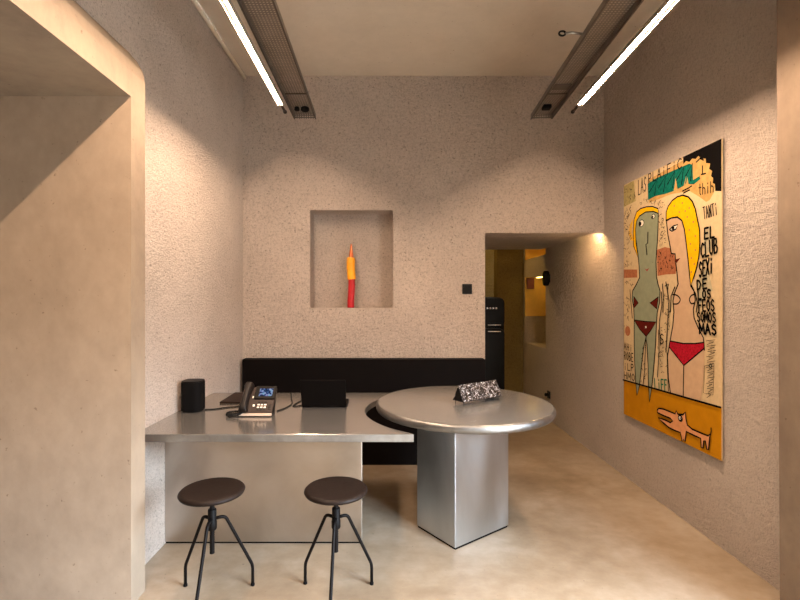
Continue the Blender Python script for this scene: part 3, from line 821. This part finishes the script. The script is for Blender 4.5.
# blonde figure in profile
F = [(667, 221), (672, 218), (678, 217.3), (682.5, 220.5), (685, 228), (686.8, 240), (688, 252), (689.5, 268), (691, 283), (694.5, 290), (696, 300), (694, 309), (694.8, 318), (699, 328), (704, 337.6), (705.2, 350), (705, 362), (703.4, 385), (701.5, 401), (686, 396.9), (671, 392.5), (669, 378), (668.2, 356), (670.5, 342), (673.4, 326), (674.6, 312), (673.7, 301), (675.2, 293), (678.8, 284), (677.3, 270), (676.2, 261), (675.8, 254), (672, 253.5), (670.5, 245), (668.6, 235)]
poly(F, 'skin'); line(F[:16], .006); line(F[20:]+[F[0]], .007)
Hy = [(666.7, 220.5), (666.9, 212), (669, 206), (673, 200.5), (678, 196.8), (683.5, 195.3), (689, 197), (693, 201.5), (696, 209), (698, 219), (700.3, 230), (700.6, 243), (699.6, 256), (697.5, 267), (694.6, 277), (691.2, 286), (690.3, 275), (688.8, 260), (687, 244), (685, 229), (682.5, 220.5), (678, 217), (672, 218)]
poly(Hy, 'hair'); line(Hy+[Hy[0]], .007)
for (x, y) in ((675, 206), (683, 203), (690, 208), (680, 212), (688, 217), (694, 222), (690, 230), (696, 236), (691, 244), (696, 250), (692, 258), (695, 264), (692, 272), (686, 211)): dot((x, y), .006, 'rust')
E = [(670.3, 229.5), (674, 226), (678.5, 224.6), (676.6, 229), (672.6, 231.2)]
poly(E, 'white'); line(E+[E[0]], .006); dot((673.8, 228.3), .013, 'black')
poly([(675.8, 259.5), (681.2, 258), (677.4, 263)], 'brown')
for br in ([(673.5, 294.5), (678, 295.5), (681, 299.5), (678.6, 303.6), (674, 304)], [(696.4, 294), (692.2, 295.5), (690.2, 299.5), (692, 303.5), (695.4, 303)]): line(br, .006, curve=True)
line([(691.5, 286), (696, 293), (698.2, 303), (697, 312)], .006); line([(675.6, 287), (671.8, 296), (671.2, 312)], .006)
T = [(670.9, 341), (684, 343.6), (696, 343.6), (704.9, 342.4), (704.7, 348.6), (694, 357.6), (684.6, 365.5), (677, 356), (669.9, 347)]
poly(T, 'red'); line(T+[T[0]], .006); line([(684.6, 365.5), (684.2, 380), (684, 396)], .006)
# words down the right-hand side
write('TANTi', (703.5, 207.5), (717.5, 202.5), (704.5, 219), .007)
write('EL', (705, 228.5), (715.2, 226.2), (705, 239), .016)
write('CLUB', (701.5, 244), (718, 237.5), (702, 258), .014, gap=.24)
write('SEXi', (700, 262.5), (713.5, 257), (700, 277.5), .014)
write('DE', (697.5, 280.5), (707.5, 278.5), (697.8, 289.8), .015)
write('LOS', (698.5, 290.5), (711.5, 289.2), (698.8, 299), .014)
write('FEOS', (699, 300), (715, 299.5), (699.5, 311), .013, gap=.26)
write('SOMOS', (697.8, 312), (716.5, 312.5), (698.2, 321.6), .012, gap=.26)
write('MAS', (700.2, 323.5), (717, 324.5), (700.8, 333.5), .016)
# faint column of scratched marks, teal signature, scribbles at the left
for k in range(11):
    y = 341+5.3*k; x = 707+((k*7) % 5)*.4
    line([(x, y), (x+9-k*.3, y-1.2)], .003); line([(x+1, y+3.6), (x+8-k*.3, y+.8), (x+3, y+1)], .003)
line([(705.5, 366), (715, 364), (714, 395), (704.5, 393), (705.5, 366)], .003)
dot((711.5, 365.8), .012, 'black'); dot((711.5, 365.8), .006, 'grey')
write('LiFF', (655.2, 378.6), (667.6, 380), (655.6, 388.6), .012, 'leaf')
write('AHi', (624.8, 342.8), (632.8, 345), (624.8, 349), .009); write('ROBE', (624.8, 351.5), (634, 353.5), (624.8, 359.4), .009)
write('iLP', (624.8, 363), (634.4, 364.3), (624.8, 369.6), .009); write('HMO', (624.8, 371.5), (635.5, 374.3), (624.8, 378.2), .009)
rnd = random.Random(9)
def scrib(x0, x1, y0, y1, n, w=.0035):
    for _ in range(n):
        x = rnd.uniform(x0, x1); y = rnd.uniform(y0, y1)
        line([(x, y), (x+rnd.uniform(-1, 1), y+rnd.uniform(-2.4, 2.4)), (x+rnd.uniform(-1, 1.6), y+rnd.uniform(-2, 2))], w)
scrib(625, 632, 205, 268, 60); scrib(625, 636, 188, 200, 10); scrib(660, 665, 205, 246, 26); scrib(640, 666, 200, 206, 18)
scrib(659, 674, 252, 272, 26); scrib(626, 635, 280, 288, 8); scrib(625, 630, 296, 326, 22)
scrib(662, 671, 284, 330, 30); scrib(659, 667, 330, 376, 30); scrib(641.5, 647, 345, 382, 22); scrib(662, 667, 214, 246, 10)
line([(663.5, 284), (664.5, 296), (664, 312)], .006); line([(667, 282), (670, 300), (668.5, 330), (667, 352)], .006); line([(666.4, 286), (669.4, 284), (668.4, 291)], .006)
write('S', (661, 334), (664.8, 334), (661, 344), .010)
line([(659.6, 330), (660.2, 352), (658.6, 377)], .005); line([(668.2, 352), (668.6, 370), (669.6, 391)], .005)
line([(654, 262), (654, 262.4)], .004)
# line between the figures and the yellow ground; the long-snouted dog
line([(624, 379.8), (640, 384.3), (660, 389.9), (690, 398.5), (722, 407.5)], .012)
for x0, x1, y0, y1 in ((637.2, 637.6, 384, 395.5), (650, 650.3, 388, 401.8)): line([(x0, y0), (x1, y1)], .004)
D = [(658.4, 410), (660, 408.3), (665, 409.2), (671, 411.6), (676.4, 413.8), (677.4, 410.6), (679.2, 414.4), (684, 414.8), (686.6, 412.2), (687.2, 418.5), (688.6, 425), (693.5, 429.2), (703.3, 433.4), (709.5, 435.8), (711.8, 434), (711, 437.6), (710.9, 441), (709.9, 449.6), (708.3, 449.4), (706.6, 440.8), (705, 441), (704.5, 448), (702.5, 447.6), (702, 438.4), (696.5, 436), (687.5, 431.6), (686.3, 441.6), (684.6, 439.4), (683.3, 441.6), (681.6, 432.5), (676.6, 430.8), (670, 427.5), (664, 422.5), (659.2, 417.6), (666.5, 420), (671.6, 422.6), (674, 420.9), (671.6, 418.4), (663.4, 415), (658.6, 412.6)]
poly(D, 'dog'); line(D+[D[0]], .007); line([(711.6, 435), (712.6, 431.5), (712.4, 428)], .006)
dot((681.6, 418.4), .024, 'black', .9); dot((681.2, 418), .011, 'white'); dot((681.4, 418.1), .006, 'black')
line([(678.6, 413.8), (684.8, 414.6)], .005)
pt = thing('painting', 'tall colourful cartoon painting of two figures and a dog on the right wall', 'painting', (PX, (cy0+cy1)/2, zb_))
# paint lies on the front of the canvas: normals were set per face, so keep them facing the room
off = wloc(pt)
bmesh.ops.translate(pbm, verts=pbm.verts, vec=-off)
for f in pbm.faces:
    f.normal_update()
    if len(f.verts) != 4 or abs(f.normal.x) > .99:
        if f.normal.x > 0 and f.calc_center_median().x < .0001: f.normal_flip()
me = bpy.data.meshes.new('canvas'); pbm.to_mesh(me); pbm.free()
for k in PK: me.materials.append(PM[k])
cv = bpy.data.objects.new('canvas', me); C.objects.link(cv); cv.parent = pt
for za, zb2 in ((zb_+.03, zb_+.06), (zt_-.06, zt_-.03)):
    box_obj('stretcher_bar', XR-.012, XR-.001, cy0+.03, cy1-.03, za, zb2, M['dark_end'], pt)


# ------------------------------------------------------------------ camera, light, world
cam = bpy.data.cameras.new('camera'); co = bpy.data.objects.new('camera', cam); C.objects.link(co)
co.location = (0, 0, CAM_H); co.rotation_euler = (PI/2, 0, 0)
cam.sensor_width = 36; cam.lens = FPX/800*36; cam.shift_x = 14/800; cam.shift_y = -1/800; cam.clip_start = .02
bpy.context.scene.camera = co

w = bpy.data.worlds.new('world'); bpy.context.scene.world = w; w.use_nodes = True
bg = w.node_tree.nodes['Background']; bg.inputs['Strength'].default_value = 45.0
tc = w.node_tree.nodes.new('ShaderNodeTexCoord'); sp_ = w.node_tree.nodes.new('ShaderNodeSeparateXYZ')
w.node_tree.links.new(tc.outputs['Generated'], sp_.inputs[0])
wr = ramp(w.node_tree, [(.0, (.05, .05, .05)), (.56, (.07, .07, .07)), (.66, (.60, .74, .88)), (.85, (.72, .86, 1.0))])
mr = w.node_tree.nodes.new('ShaderNodeMapRange'); mr.inputs[1].default_value = -1; mr.inputs[2].default_value = 1
w.node_tree.links.new(sp_.outputs['Z'], mr.inputs[0]); w.node_tree.links.new(mr.outputs[0], wr.inputs['Fac'])
w.node_tree.links.new(wr.outputs['Color'], bg.inputs['Color'])
pl = bpy.data.lights.new('daylight_portal', 'AREA'); pl.shape = 'RECTANGLE'; pl.size = 2.1; pl.size_y = 2.1
pl.cycles.is_portal = True
po = bpy.data.objects.new('daylight_portal', pl); C.objects.link(po); po.location = (XR+.39, .3, 1.05); po.rotation_euler = (0, PI/2, 0)
# ceiling lamp of the room at the end of the passage
l = bpy.data.lights.new('passage_lamp', 'AREA'); l.shape = 'DISK'; l.size = .25; l.energy = 9; l.color = (1, .62, .16)
lo = bpy.data.objects.new('passage_lamp', l); C.objects.link(lo); lo.location = (1.1, 6.3, CZ-.02)

sc_ = bpy.context.scene
sc_.view_settings.view_transform = 'Standard'; sc_.view_settings.look = 'None'
sc_.view_settings.exposure = 1.06; sc_.view_settings.gamma = 1; sc_.view_settings.use_curve_mapping = False
sc_.cycles.use_denoising = True; sc_.cycles.max_bounces = 10; sc_.cycles.diffuse_bounces = 6
sc_.cycles.sample_clamp_indirect = 6
